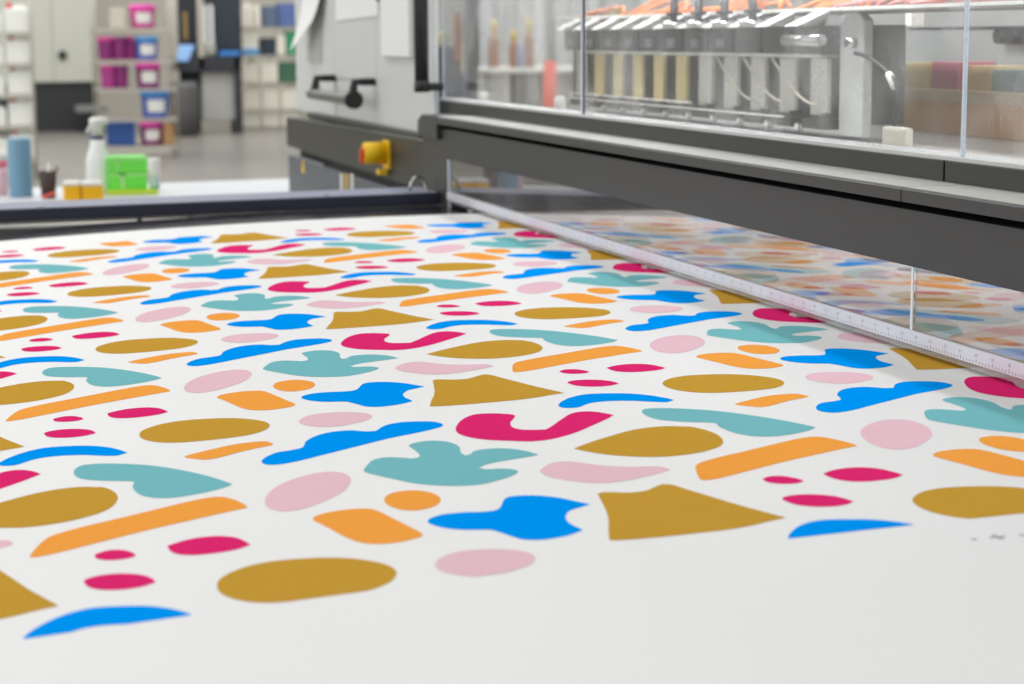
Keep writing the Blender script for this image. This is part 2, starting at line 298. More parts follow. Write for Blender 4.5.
# rail behind the sheet (very slightly out of level, as in the photograph)
def rz(u, z): return z + .0115*(u-.84)
def railbox(mb, u0, u1, y0, y1, z0, z1, m, bev=0):
    p = [U(u0,y0,rz(u0,z0)),U(u1,y0,rz(u1,z0)),U(u1,y1,rz(u1,z0)),U(u0,y1,rz(u0,z0)),U(u0,y0,rz(u0,z1)),U(u1,y0,rz(u1,z1)),U(u1,y1,rz(u1,z1)),U(u0,y1,rz(u0,z1))]
    return mb.hexa(p, m, bev)
mb = MB(); railbox(mb, -2.4, .82, 5.3, 5.62, .0, .048, RFRT, .003)
rail = part(mb, 'rear_rail', label='navy rail with pale top face')
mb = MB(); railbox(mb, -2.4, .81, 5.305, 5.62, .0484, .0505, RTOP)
for u in (-.76, .36):
    a = U(u, 5.36, rz(u, .0505)); mb.lathe(a, [(.007, 0), (.007, .003), (.004, .004)], STL, 12)
part(mb, 'rail_cover', rail, 'pale blue-grey rail cover')
mb = MB(); railbox(mb, -2.4, .8, 5.29, 5.31, -.008, -.001, mat('dull_seal', (96,97,90), .5)); part(mb, 'rail_seal', rail)
for u in (-.39, -.19, .72):
    mb = MB(); a = U(u, 5.32, 0); b = U(u+.014, 5.4, 0); mb.box(a.x, b.x, a.y, b.y, BED-.045, BED+.0, BKP); part(mb, 'rail_bracket', rail)
mb = MB().ubox(-2.4, 2.4, 5.42, 5.6, -.3, -.06, BODM, .01); part(mb, 'rear_beam')
c = U(.756, 5.42, .052); r = .034*S
mb = MB().tube([c + Vector((r*math.cos(a), .004*math.sin(a*2), max(-.1, 1.55*r*math.sin(a)))) for a in [math.pi*k/18 for k in range(19)]], .0042, STL, 10)
part(mb, 'lifting_loop', label='small silver loop on the rail')
mb = MB(); a = U(.78, 5.36, .052); mb.box(a.x, a.x+.03, a.y, a.y+.03, a.z-.004, a.z+.004, STL, .001); part(mb, 'loop_plate')
# bridge beam
YB0 = -1.6
mb = MB().ubox(.82, 1.02, YB0, 5.18, .191, .310, BLK, .0022); beam = part(mb, 'bridge_beam', label='long charcoal beam over the sheet')
mb = MB().ubox(.8205, 1.02, 5.182, 5.60, -.02, .306, BLK, .0022); part(mb, 'beam_post')
mb = MB().ubox(.90, 1.02, YB0, 5.27, .3102, .3268, GAP); part(mb, 'recess_strip')
yc = 1.235
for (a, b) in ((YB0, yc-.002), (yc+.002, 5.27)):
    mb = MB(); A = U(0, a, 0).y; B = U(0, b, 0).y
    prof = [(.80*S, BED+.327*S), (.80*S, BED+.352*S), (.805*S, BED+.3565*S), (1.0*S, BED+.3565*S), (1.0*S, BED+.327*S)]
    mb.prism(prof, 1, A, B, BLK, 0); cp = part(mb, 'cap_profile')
    part(MB().box(.806*S, .998*S, A+.001, B-.001, BED+.3566*S, BED+.3580*S, mat('cap_top_sheen', (176,175,168), .35)), 'cap_sheen_strip', cp, 'painted sheen along the top of the cap')  # pale colour paints the grazing light on the charcoal cap top
mb = MB(); x0, x1 = .80*S, 1.0*S
prof = [(5.27*S, BED+.264*S), (5.60*S, BED+.264*S), (5.60*S, BED+.33*S), (5.52*S, BED+.3565*S), (5.27*S, BED+.3565*S)]
mb.prism(prof, 0, x0, x1, BLK, .0015); part(mb, 'cap_end_block')
# window frame
for (a, b) in ((YB0, 1.329), (1.337, 5.865)):
    mb = MB().ubox(.95, 1.06, a, b, .35, .403, BLK2, .0015); part(mb, 'window_sill_profile')
mb = MB().ubox(.957, 1.055, YB0, 5.86, .4032, .411, mat('sill_top_sheen', (206,207,206), .3)); part(mb, 'sill_cover', label='pale grey strip under the window')  # pale colour stands for the grazing light on the sill lip
for (a, b) in ((YB0, 1.303), (1.311, 3.90), (3.93, 5.86)):
    mb = MB().ubox(.975, .985, a, b, .408, 1.45, PANE); part(mb, 'window_pane', label='clear scratched acrylic pane')
for y, w in ((1.307, .003), (3.918, .012), (5.864, .003)):
    mb = MB().ubox(.975, .985, y-w, y+w, .408, 1.45, EDGE, .001); part(mb, 'pane_joint')
mb = MB().ubox(.95, 1.06, YB0, 5.9, 1.45, 1.52, BLK2, .002); part(mb, 'window_head')
mb = MB(); a = U(.974, 3.9025, 0); mb.box(a.x, a.x+.004, a.y-.003, a.y+.002, BED+.41*S, BED+1.45*S, GAP); part(mb, 'joint_gasket')
# lower shield with measuring strip
def shield(ya, yb):     # leans away from the operator by about one degree
    p = [U(.824,ya,.016),U(.8268,ya,.016),U(.8268,yb,.016),U(.824,yb,.016),U(.8272,ya,.1905),U(.830,ya,.1905),U(.830,yb,.1905),U(.8272,yb,.1905)]
    return MB().hexa(p, SHIELD)
mb = shield(1.223, 5.17); sh = part(mb, 'lower_shield', label='clear acrylic shield under the beam')
mb = shield(YB0, 1.213); part(mb, 'lower_shield', label='clear acrylic shield under the beam')
mb = MB().ubox(.8215, .8245, 1.214, 1.222, .058, .190, PAP); part(mb, 'shield_joint')
mb = MB().ubox(.819, .829, 5.155, 5.17, .0, .190, EDGE); part(mb, 'shield_end_strip')
mb = MB().ubox(.812, .8225, YB0, 5.16, .0305, .0595, SCALE, .0008); strip = part(mb, 'measuring_strip', label='white strip printed with fine scale marks')
mb = MB(); y = .2; k = 0
xs = .812*S - .00015
def mk(y0, y1, z0, z1):
    a, b = U(0, y0, z0), U(0, y1, z1)
    mb._add([(xs, a.y, a.z), (xs, b.y, a.z), (xs, b.y, b.z), (xs, a.y, b.z)], [(0,1,2,3)], TICK)
SEG = {'0':'abcdef','1':'bc','2':'abged','3':'abgcd','4':'fgbc','5':'afgcd','6':'afgedc','7':'abc','8':'abcdefg','9':'abcdfg'}
def digit(ch, y, z, w=.0032, h=.0058, t=.0008):
    # written so that it reads correctly from the left side of the beam (towards smaller y is right)
    for sg in SEG[ch]:
        if sg == 'a': mk(y-w, y, z+h-t, z+h)
        if sg == 'd': mk(y-w, y, z, z+t)
        if sg == 'g': mk(y-w, y, z+h/2-t/2, z+h/2+t/2)
        if sg == 'b': mk(y-w, y-w+t, z+h/2, z+h)
        if sg == 'c': mk(y-w, y-w+t, z, z+h/2)
        if sg == 'f': mk(y-t, y, z+h/2, z+h)
        if sg == 'e': mk(y-t, y, z, z+h/2)
n = 0
y = .3
while y < 5.12:
    big = (n % 5 == 0)
    mk(y-.0011, y+.0011, .0338, .0338 + (.0078 if big else .0048))
    if big:
        for q, ch in enumerate(str(10 + n//5)): digit(ch, y+.006-q*.0062, .0462)
    n += 1; y += .0125
part(mb, 'scale_marks', strip)
mb = MB().ubox(.815, .8225, YB0, 5.16, .0205, .0305, LIP); part(mb, 'shield_lip', strip, 'clear lower lip of the strip')
for y in (.62, 1.79, 2.83, 3.9, 4.8):
    mb = MB().ubox(.808, .822, y-.02, y+.02, .0105, .0168, mat('foot_grey', (190,190,188), .4), .001); part(mb, 'strip_foot', strip)
# rear body with isolator switch
mb = MB(); mb.prism([(5.62*S, BED+.03*S), (5.62*S, BED+.236*S), (9.13*S, BED+.211*S), (9.13*S, BED+.045*S)], 0, .84*S, 1.5*S, BODM, .003)
part(mb, 'side_body', label='long olive charcoal housing')
mb = MB().ubox(.85, 1.4, 5.8, 8.5, .238, .262, BLK2, .002); part(mb, 'side_body_ridge')
mb = MB(); mb.prism([(5.62*S, BED+.239*S), (5.62*S, BED+.243*S), (8.96*S, BED+.219*S), (8.96*S, BED+.214*S)], 0, .842*S, .87*S, mat('pale_seal', (150,152,142), .5)); part(mb, 'edge_trim')
mb = MB().ubox(.88, 1.5, 5.62, 8.9, -.03, .04, GAP); part(mb, 'body_gap')
low = part(MB().ubox(.845, 1.5, 5.62, 9.12, -.9, -.008, LOWM, .004), 'lower_housing', label='slate grey lower housing')
mb = MB().ubox(.843, .85, 8.0, 9.0, -.0079, .002, mat('pale_slate', (150,152,165), .4)); part(mb, 'housing_flange', low)
mb = MB(); a = hx(303, 167, .843)
mb._add([(a.x, a.y-.03, a.z-.02), (a.x, a.y+.03, a.z-.02), (a.x, a.y, a.z+.04)], [(0,1,2)], YEL); part(mb, 'warning_sticker', low, 'yellow triangular sticker')
for (px, w, mm) in ((341.5, .02, PLW), (352, .018, PLW), (346.5, .014, YEL)):
    a = hx(px, 182, .843); mb = MB().box(a.x-.0003, a.x+.002, a.y-w, a.y+w, a.z-.03, a.z+.025, mm); part(mb, 'sticker', low)
# isolator
c = U(.84, 6.36, .152)
mb = MB().box(c.x-.008, c.x, c.y-.036, c.y+.036, c.z-.044, c.z+.034, YEL, .003); sw = part(mb, 'isolator_switch', label='yellow rotary isolator with red knob')
mb = MB().tube([c+Vector((-.01,0,0)), c+Vector((-.068,0,0))], [.031, .029], YEL, 28); part(mb, 'switch_collar', sw)
mb = MB().tube([c+Vector((-.066,0,0)), c+Vector((-.072,0,0))], [.016, .015], RED, 24).box(c.x-.079, c.x-.064, c.y-.008, c.y+.008, c.z-.028, c.z+.014, RED, .003); part(mb, 'switch_knob', sw, 'orange-red knob')
mb = MB().box(c.x-.03, c.x-.006, c.y-.02, c.y+.02, c.z-.06, c.z-.045, YEL, .002); part(mb, 'lock_tab', sw)
# cabinet front
ct = 1.6
Y1, Y2, Y3, Y4 = 5.745, 6.87, 7.9, 9.1
mb = MB(); mb.ubox(.9, .915, Y1, Y2-.004, .255, ct, CABM, .003); cab = part(mb, 'cabinet_front', label='light grey cabinet front')
mb = MB(); mb.ubox(.9, .96, Y2+.004, Y3-.004, .46, ct, CABM, .002).ubox(.903, .96, Y2+.004, Y3-.004, .255, .457, CABM, .002); part(mb, 'door_panel', cab)
mb = MB(); mb.ubox(.9, .96, Y3+.004, Y4, .255, ct, CABM, .003); part(mb, 'rear_panel', cab)
part(MB().ubox(.905, .914, Y2-.006, Y2+.006, .255, .47, GAP), 'door_gap', cab); part(MB().ubox(.905, .914, Y3-.004, Y3+.004, .255, .47, LOWM), 'door_gap', cab)
mb = MB().ubox(.899, .922, 5.71, 5.745, .255, ct, CABW, .003); part(mb, 'edge_profile', cab)
mb = MB().ubox(.96, 1.5, 9.04, 9.1, .255, ct, CABM, .003); part(mb, 'end_panel', cab)
# handle
for y in (6.9, 7.9):
    a = U(.9, y, .462); b = U(.80, y, .462); e = U(.786, y, .378)
    mb = MB().tube([a, a*.45+b*.55, b, b*.35+e*.65, e], [.011, .011, .0125, .014, .015], BKP, 12)
    hb = part(mb, 'handle_arm', cab)
a, b = U(.786, 6.86, .378), U(.786, 8.0, .378)
mb = MB().tube([a, a*.97+b*.03, b], [.014, .0165, .0165], HSLV, 18); part(mb, 'handle_grip', cab, 'grey round grip bar')
mb = MB().tube([a+Vector((0,-.012,0)), a+Vector((0,.02,0))], .026, BKP, 20); part(mb, 'handle_end_cap', cab)
# black tube handle of the window
c = U(.84, 5.68, 0)
mb = MB().tube([(c.x, c.y, BED+.465*S), (c.x, c.y, BED+1.4*S)], .0182, TUBM, 20).tube([(c.x, c.y, BED+.443*S), (c.x, c.y, BED+.491*S)], .02, BKP, 20)
tb = part(mb, 'window_handle', label='black vertical tube handle')
mb = MB().box(c.x, c.x+.050, c.y-.03, c.y+.0, BED+.449*S, BED+.482*S, BKP, .003); part(mb, 'handle_bracket', tb)
part(MB().box(c.x, c.x+.050, c.y-.03, c.y, BED+1.3*S, BED+1.33*S, BKP, .003), 'handle_bracket', tb)

# inside of the cover: deck, print heads, hoses
part(MB().ubox(1.07, 2.62, YB0, 5.6, .32, .352, mat('deck_grey', (196,192,184), .35, var=.08)), 'deck', label='pale grey inner deck')
HB = mat('head_body_dark', (38,42,47), .3, var=.4, scale=30)
HC = mat('head_column_frosted', (196,196,186), .3, var=.12, scale=25)
HY = mat('head_column_yellowed', (216,196,138), .35, var=.18, scale=18)
HW = mat('head_cover_white', (214,214,212), .35)
ORH = mat('orange_hose', (252,150,92), .3)
PKH = mat('pale_red_hose', (224,150,146), .3)
X = 1.5
carr = part(MB().ubox(X+.03, X+.22, 3.02, 5.75, .40, .70, mat('carriage_grey', (84,84,78), .4, var=.3, scale=9), .003), 'carriage')
part(MB().ubox(X-.03, X+.03, 3.10, 5.5, .602, .612, PLW), 'carriage_ledge', carr)
part(MB().ubox(X-.04, X-.025, 1.3, 5.75, .743, .752, PLW), 'cable_tray_edge')
part(MB().ubox(X-.02, X+.35, 1.2, 5.75, .738, .742, mat('tray_grey', (150,148,144), .5)), 'cable_tray')
for k in range(11):
    y = 3.146 + .2375*k
    yel = 5 <= k <= 9
    w = .060 if not yel else .052
    h = MB().ubox(X-.01, X+.005, y-w, y+w, .425, .600, HY if yel else HC, .002)
    hd = part(h, 'print_head', label='frosted upright print head' if not yel else 'yellowed upright print head')
    mb = MB(); mb.ubox(X-.05, X+.03, y-.105, y+.105, .615, .697, HB, .003)
    if k > 2: mb.ubox(X-.054, X-.05, y-.04, y+.03, .63, .66, mat('head_tag', (120,124,130), .3))
    part(mb, 'head_body', hd)
    mb = MB(); p = [U(X-.11,y-.055,.698),U(X-.02,y-.055,.698),U(X-.02,y+.045,.698),U(X-.11,y+.045,.698),U(X-.05,y-.145,.741),U(X-.042,y-.145,.741),U(X-.042,y-.05,.741),U(X-.05,y-.05,.741)]
    mb.hexa(p, HW, .001); part(mb, 'head_cover', hd, 'white slanted cover')
    mb = MB(); mb.ubox(X-.04, X+.05, y-.10, y+.06, .385, .418, BKP, .003).ubox(X-.045, X-.03, y+.065, y+.10, .375, .40, HW, .002).ubox(X-.03, X, y-.085, y-.065, .415, .435, BKP); part(mb, 'head_foot', hd)
    if k in (1, 2, 3, 4):
        a = U(X-.09, y+.10, 0); mb = MB().tube([(a.x, a.y, BED+.70*S), (a.x, a.y, BED+.80*S)], [.008, .009], mat('dark_pin', (60,66,72), .35), 12).lathe((a.x, a.y, BED+.699*S), [(.018, 0), (.026, .003), (.026, .010), (.016, .014)], STL, 20).tube([(a.x, a.y, BED+.742*S), (a.x, a.y, BED+.752*S)], .017, BKP, 14)
        part(mb, 'clamp_pin', hd)
for yy in ((3.3, 5.5, .415), (4.1, 5.5, .435)):
    part(MB().ubox(X-.07, X-.055, yy[0], yy[1], yy[2], yy[2]+.004, PLW), 'guide_wire')
part(MB().tube([U(X-.07, 3.27, .655), U(X-.07, 3.0, .655)], .0105, STL, 22), 'pneumatic_cylinder', label='silver round cylinder')
mb = MB(); mb.prism([(3.02*S, BED+.37*S), (3.02*S, BED+.70*S), (2.98*S, BED+.735*S), (2.90*S, BED+.735*S), (2.86*S, BED+.71*S), (2.86*S, BED+.37*S)], 0, (X+.0)*S, (X+.03)*S, mat('plate_grey', (186,188,186), .35), .002)
pl = part(mb, 'carriage_plate', label='grey plate at the end of the carriage')
mb = MB(); c = U(X-.01, 2.915, .647); mb.tube([c+Vector((.01,0,0)), c+Vector((-.012,0,0))], .009, STL, 20).tube([c+Vector((-.0121,0,0)), c+Vector((-.014,0,0))], .004, GAP, 12); part(mb, 'bolt', pl)
pts = [hx(x, y, X-.02) for x, y in ((855,53),(866,56),(878,63),(888,72),(894,80),(898,90),(898,104),(896,115),(893,130))]
cab2 = part(MB().tube(pts, .0036, BKP, 10), 'sensor_cable', label='black looping cable')
part(MB().tube([hx(889,74,X-.02), hx(895,87,X-.02)], .0068, PLW, 14), 'cable_sleeve', cab2, 'white sleeve on the cable')
a = hx(881, 142, 1.3); b = hx(905, 128, 1.3)
part(MB().box(a.x, a.x+.016, b.y, a.y, a.z-.02, b.z, mat('beige_plastic', (214,210,196), .4), .006), 'sensor_foot', label='beige rounded foot box')
for (x0, x1, ytop, ybot) in ((477, 489, 92, 104), (553, 567, 97, 110)):
    a = hx(x0, ybot, 1.09); b = hx(x1, ytop, 1.09); c = (a+b)/2
    part(MB().lathe((c.x, c.y, BED+.352*S), [(.0125, 0), (.0125, b.z-BED-.352*S-.006), (.009, b.z-BED-.352*S)], PLW, 20), 'deck_knob', label='white knob behind the window')
for k in range(24):
    y = 1.6 + .16*k + random.uniform(-.05, .05); L_ = random.uniform(.3, .7); hgt = random.uniform(.015, .09); x = X + random.uniform(.0, .25)
    pts = [U(x + .1*math.sin(3*t), y + L_*t, .752 + hgt*math.sin(math.pi*t) + .006) for t in [q/12 for q in range(13)]]
    part(MB().tube(pts, .0042, ORH if (k % 4 or y > 2.9) and y > 2.6 else PKH, 10), 'hose', label='orange hose' if y > 2.6 else 'pale red hose')
for k in range(3):
    y = 3.55 - .2375*k
    pts = [U(X-.045, y+.35-.33*t, .60-.14*math.sin(t*1.5)) for t in [q/10 for q in range(11)]]
    part(MB().tube(pts, .0026, mat('clear_hose', (190,184,166), .3), 8), 'ink_tube')
# rear housing behind the heads, coloured ink blocks
def span(px0, px1, X):   # y range on the plane x = X
    return hx(px1, 80, X).y/S, hx(px0, 80, X).y/S
XR = 2.3
hg = mat('inner_panel_grey', (138,140,138), .4, var=.10, scale=5)
ya, yb = span(848, 1100, XR)
part(MB().ubox(XR, XR+.03, YB0, yb, .352, .80, hg), 'inner_panel', label='grey inner panel')
z27 = hx(950, 27, XR).z
part(MB().box(XR*S-.004, XR*S, ya*S-1.2, span(908, 1030, XR)[1]*S, z27-.004, z27, GAP), 'panel_seam')
part(MB().ubox(XR-.02, XR+.04, YB0, yb, .80, .86, mat('inner_head_beige', (186,182,168), .4)), 'inner_head_rail')
def blk(px0, py0, px1, py1, X, dep, m, name, label=None, dz=None, bev=.002):
    a = hx(px0, py1, X); b = hx(px1, py0, X)
    zz = a.z if dz is None else dz
    return part(MB().box(X*S, (X+dep)*S, b.y, a.y, zz, b.z, m, bev), name, label=label)
XB = 2.0
zsh = BED + .352*S
tray = blk(903, 99, 1060, 132, XB, .25, mat('orange_beige_tray', (255,196,134), .4, var=.10), 'ink_tray', 'orange-beige long tray', zsh)
blk(903, 95.5, 1060, 99.5, XB-.01, .27, mat('tray_lip', (240,214,176), .4), 'tray_lip')
tz = hx(930, 95, XB).z
blk(903, 63, 930, 90, XB+.02, .14, mat('ochre_ink_block', (206,176,92), .4), 'ink_block', 'yellow ink block', tz)
blk(931, 62, 958, 90, XB+.02, .14, mat('rose_ink_block', (192,108,124), .4), 'ink_block', 'dusty red ink block', tz)
blk(964, 66, 989, 95, XB+.02, .14, mat('sand_ink_block', (216,184,132), .4), 'ink_block', 'sand-coloured ink block', tz)
blk(992, 70, 1016, 95, XB+.02, .14, mat('teal_ink_block', (118,140,140), .4), 'ink_block', 'grey teal ink block', tz)
blk(905, 8, 911, 26, XB, .05, PLW, 'white_bracket', dz=hx(905, 26, XB).z)
for (x, y) in ((1010, 36), (1023, 36)):
    c = hx(x, y, XR); part(MB().tube([c, c+Vector((-.03, 0, 0))], .016, BKP, 18), 'panel_knob')
blk(862, 70, 880, 130, 2.1, .2, mat('motor_grey', (112,116,122), .4), 'drive_motor', dz=zsh, bev=.006)
blk(880, 100, 902, 130, 2.1, .1, mat('motor_pale', (170,172,172), .4), 'drive_cover', dz=zsh, bev=.004)
part(MB().ubox(2.55, 2.62, -1.6, 5.7, -.9, .352, BODM), 'rear_frame')
part(MB().ubox(1.07, 2.55, 5.45, 5.6, -.9, .32, BODM), 'side_frame')
FILLD = mat('fill_diffuser', (255,252,246), .5, emit=0)
for k, (x, y) in enumerate(((1.75, .6), (1.75, 2.6), (1.75, 4.5))):  # fill panels and lights added to brighten the sheet behind the shield
    mb = MB().ubox(x-.5, x+.5, y-.75, y+.75, .296, .3199, PLW, .003); lp = part(mb, 'deck_fill_panel', label='added fill panel under the inner deck')
    l = bpy.data.lights.new('deck_fill', 'AREA'); l.shape = 'RECTANGLE'; l.size = .58; l.size_y = .88; l.energy = 1.25
    o = bpy.data.objects.new('deck_fill', l); C.objects.link(o); o.location = U(x, y, .29)
for y in (1.0, 3.2, 5.0):  # added fill to brighten the print heads behind the window
    mb = MB().ubox(1.12, 1.42, y-.8, y+.8, 1.40, 1.44, PLW, .003); part(mb, 'cover_fill', label='added fill panel inside the cover')
    l = bpy.data.lights.new('cover_fill', 'AREA'); l.shape = 'RECTANGLE'; l.size = .17; l.size_y = .9; l.energy = 15
    o = bpy.data.objects.new('cover_fill', l); C.objects.link(o); o.location = U(1.27, y, 1.39); o.rotation_euler = (0, -.75, 0)
# papers on the cabinet
def sheetpaper(name, w, h, loc, label, curl=0, group=None, fold=0):
    mb = MB(); nx, nz = 6, 16; vs = []
    for k in range(nz+1):
        t = k/nz
        for q in range(nx+1):
            s_ = q/nx
            vs.append((-curl*(t**2.2)*(.5+.7*s_), s_*w*(1-.35*t*t) - fold*t*t, -h*t*(.68+.32*s_)))
    fs = [(k*(nx+1)+q, k*(nx+1)+q+1, (k+1)*(nx+1)+q+1, (k+1)*(nx+1)+q) for k in range(nz) for q in range(nx)]
    n = len(vs); vs += [(x-.0006, y, z) for x, y, z in vs]; fs += [tuple(n+i for i in f[::-1]) for f in fs]
    mb._add(vs, fs, PAP, True); o = mb.build(name); o.location = loc
    return tag(o, label, 'paper', group)
XC = .9
a = hx(330, 0, XC); b = hx(301, 0, XC)
sheetpaper('curled_paper', .36, .30, Vector((XC*S-.012, a.y+.02, BED+1.10*S)), 'white curling paper list hanging at the far end of the cabinet', .05, fold=-.10)
a = hx(322, 62, XC); b = hx(307, 0, XC)
tag(MB().box(XC*S-.006, XC*S-.0005, a.y, b.y, a.z, a.z+.45, mat('grey_pocket', (190,190,184), .5)).build('paper_pocket'), 'pale grey pocket panel behind the curling paper', 'pocket')
a = hx(379, 17, XC); b = hx(337, 21, XC)
mb = MB(); z0 = hx(358, 18, XC).z
mb.hexa([(XC*S-.004, a.y, a.z+.004), (XC*S-.0005, a.y, a.z+.004), (XC*S-.0005, b.y, b.z-.0), (XC*S-.004, b.y, b.z), (XC*S-.002, a.y, a.z+.3), (XC*S-.0005, a.y, a.z+.3), (XC*S-.0005, b.y, a.z+.3), (XC*S-.002, b.y, a.z+.3)], PAP)
mb.box(XC*S-.008, XC*S-.004, a.y-.012, a.y+.004, a.z+.045, a.z+.06, BKP)
tag(mb.build('notice'), 'white paper notice clipped above the cabinet door handle', 'paper')
a = hx(414, 57, XC); b = hx(386, 57, XC)
mb = MB().box(XC*S-.014, XC*S-.0005, a.y, b.y, a.z, a.z+.6, PAP, .002)
tag(mb.build('paper_holder'), 'white paper holder box mounted beside the black tube', 'holder')

# ------------------------------------------------------------------ table with supplies behind the printer
TY0, TY1 = 5.52, 6.32
tzh = hy(230, 180, TY1).z
xr = hy(291, 183, TY1).x
TW = mat('white_table', (204,207,211), .5)
tb = thing('work_table', (xr-1.2, 5.6, 0), 'long white table with rounded corners standing behind the printer rail', 'table')
mb = MB(); prof = []
for (cx, cy, a0) in ((xr-.05, TY1-.05, 0), (xr-2.5, TY1-.42, 90), (xr-2.5, TY0-.35, 180), (xr-.05, TY0+.05, 270)):
    for k in range(6): t = math.radians(a0+18*k); prof.append((cx+.05*math.cos(t), cy+.05*math.sin(t)))
mb.prism(prof, 2, tzh-.035, tzh, TW); mb.build('table_top', tb)
for x in (xr-2.4, xr-.12):
    for y in ((TY0+.1, TY1-.1) if x > xr-1 else (TY0-.3, TY1-.47)): MB().box(x-.02, x+.02, y-.02, y+.02, 0, tzh-.035, STL).build('leg', tb)
def tpos(px, py):   # point on the table top
    return hit(px, py, 2, tzh)
ppm = lambda P: (P-CAMP).dot(fwd)/F      # metres per pixel there
IY = 5.75
def tb_at(px): P = hy(px, 190, IY); P.z = tzh; return P, ppm(P)
def topz(py, P): return hy(0, py, P.y).z + 0
# blue cylinder
def zat(px, py, Y): return hy(px, py, Y).z
P, m_ = tb_at(21); h = zat(21, 138, IY) - tzh; r = 11.5*m_
mb = MB().lathe(P, [(r*.98, 0), (r, .004), (r, h-.012), (r*.97, h)], mat('steel_blue', (118,160,186), .5), 32)
tag(mb.build('blue_canister'), 'tall plain blue-grey cylinder standing on the white table', 'canister')
# pink and white tube at the frame edge
P, m_ = tb_at(2); P.y += .1; h = zat(2, 150, P.y) - tzh; r = 7*m_
t = thing('paste_tube', P, 'white container with pink bands at the left end of the table', 'container')
MB().lathe(P, [(r, 0), (r, h*.5), (r*.95, h*.62)], mat('pink_band', (240,196,198), .5)).build('body', t)
MB().lathe(P+Vector((0,0,h*.62)), [(r*.97, 0), (r*.97, h*.14)], mat('rose_band', (236,110,130), .5)).build('band', t)
MB().lathe(P+Vector((0,0,h*.76)), [(r*.9, 0), (r*.9, h*.12), (r*.5, h*.24)], PLW).build('lid', t)
# pen cup
P, m_ = tb_at(47); P.y -= .1; h = zat(47, 171, P.y) - tzh; r = 9*m_
t = thing('pen_cup', P, 'dark mesh pen cup holding pens on the white table', 'pen cup')
MB().lathe(P, [(r*.72, 0), (r, h), (r*.9, h), (r*.64, .006)], mat('dark_mesh', (66,54,52), .6)).build('cup', t)
for k, (dx, lean, mm, hh) in enumerate(((-.004, .02, (232,96,90), 1.0), (.012, -.012, (120,190,140), 1.1), (.0, .004, (238,238,230), 1.28), (.018, .016, (80,60,60), 1.15))):
    mb = MB().tube([P+Vector((dx-lean, -.004*k, .01)), P+Vector((dx+lean, 0, h*hh))], .0045, mat('pen_%s' % ('red','green','white','brown')[k], mm, .4), 10)
    tag(mb.build('pen'), ('red','green','white','dark brown')[k] + ' pen standing in the dark mesh cup', 'pen')
tag(MB().tube([P+Vector((-r*.7, -r*1.25, .006)), P+Vector((r*.6, -r*1.1, .02))], .006, mat('pen_red', (232,96,90), .4), 10).build('marker'), 'red marker leaning at the foot of the pen cup', 'marker')
# orange boxes
for k, (x0, x1) in enumerate(((65, 80), (82, 103))):
    a = hy(x0, 195, IY-.25); b = hy(x1, 184, IY-.25)
    t = thing('small_box', ((a.x+b.x)/2, IY-.2, tzh), ('narrow orange box at the left of the spray bottle', 'wider orange box just in front of the spray bottle')[k], 'box')
    MB().box(a.x, b.x, IY-.25, IY-.15, tzh, b.z-.006, mat('orange_card', (255,190,0), .5), .002).build('carton', t)
    MB().box(a.x, b.x, IY-.25, IY-.15, b.z-.0058, b.z+.006, PLW, .002).build('pale_lid', t)
# spray bottle
P, m_ = tb_at(100); P.y += .05; h1 = zat(99, 155, P.y)-tzh; h2 = zat(99, 136, P.y)-tzh; h3 = zat(99, 117, P.y)-tzh; r = 12*m_
t = thing('spray_bottle', P, 'white plastic spray bottle with trigger head on the table', 'bottle')
MB().lathe(P, [(r, 0), (r*1.02, .01), (r, h1*.85), (r*.9, h1), (r*.62, h1+(h2-h1)*.45), (r*.56, h2-.012)], mat('milky_plastic', (240,244,240), .3), 28).build('bottle_body', t)
MB().lathe(P+Vector((0,0,h2-.012)), [(r*.58, 0), (r*.58, .012)], mat('navy_ring', (60,70,110), .4)).build('collar', t)
mb = MB().lathe(P+Vector((0,0,h2)), [(r*.5, 0), (r*.42, (h3-h2)*.5), (r*.62, (h3-h2)*.6), (r*.62, (h3-h2)*.85), (r*.4, h3-h2)], PLW, 20)
mb.tube([P+Vector((-r*.5, 0, h2+(h3-h2)*.7)), P+Vector((r*.9, 0, h2+(h3-h2)*.8))], r*.28, PLW, 12).tube([P+Vector((-r*.35, 0, h2+(h3-h2)*.62)), P+Vector((-r*.8, 0, h2+(h3-h2)*.2))], r*.16, PLW, 10)
mb.build('trigger_head', t)
# green cartons
GR = mat('green_card', (118,238,88), .5); GP = mat('pale_green_card', (178,238,160), .5)
Yg = IY - .02
for k, (x0, y0, x1, y1) in enumerate(((109, 172, 147, 187), (109, 156, 147, 171.5))):
    a = hy(x0, y1, Yg); b = hy(x1, y0, Yg); 
    if k == 0: zlow = tzh + .016; z1 = b.z; gz = z1
    else: zlow = gz; z1 = b.z
    t = thing('green_carton', ((a.x+b.x)/2, Yg+.05, zlow), ('bright green carton, the lower one beside the spray bottle', 'bright green carton, the upper one beside the spray bottle')[k], 'box', None)
    MB().box(a.x, b.x, Yg, Yg+.12, zlow, z1-.001, GR, .003).build('carton', t)
    w = b.x-a.x; hh = z1-zlow
    MB().box(a.x+w*(.2 if k else .3), a.x+w*(.24 if k else .42), Yg-.0008, Yg+.001, zlow+.004, z1-.005, GP).box(a.x+.003, b.x-.003, Yg-.0008, Yg+.001, z1-.012, z1-.005, GP).build('pale_print', t)
a = hy(108, 195, Yg-.03); b = hy(158, 187, Yg-.03)
tag(MB().box(a.x, b.x, Yg-.05, Yg+.13, tzh, tzh+.0155, mat('lime_pad', (206,232,62), .5), .003).build('lime_pad'), 'flat lime yellow pad lying under the green cartons', 'pad')
P, m_ = tb_at(154); P.y -= .03; P.z = tzh+.0156; h = zat(154, 158, P.y) - P.z; r = 6.5*m_
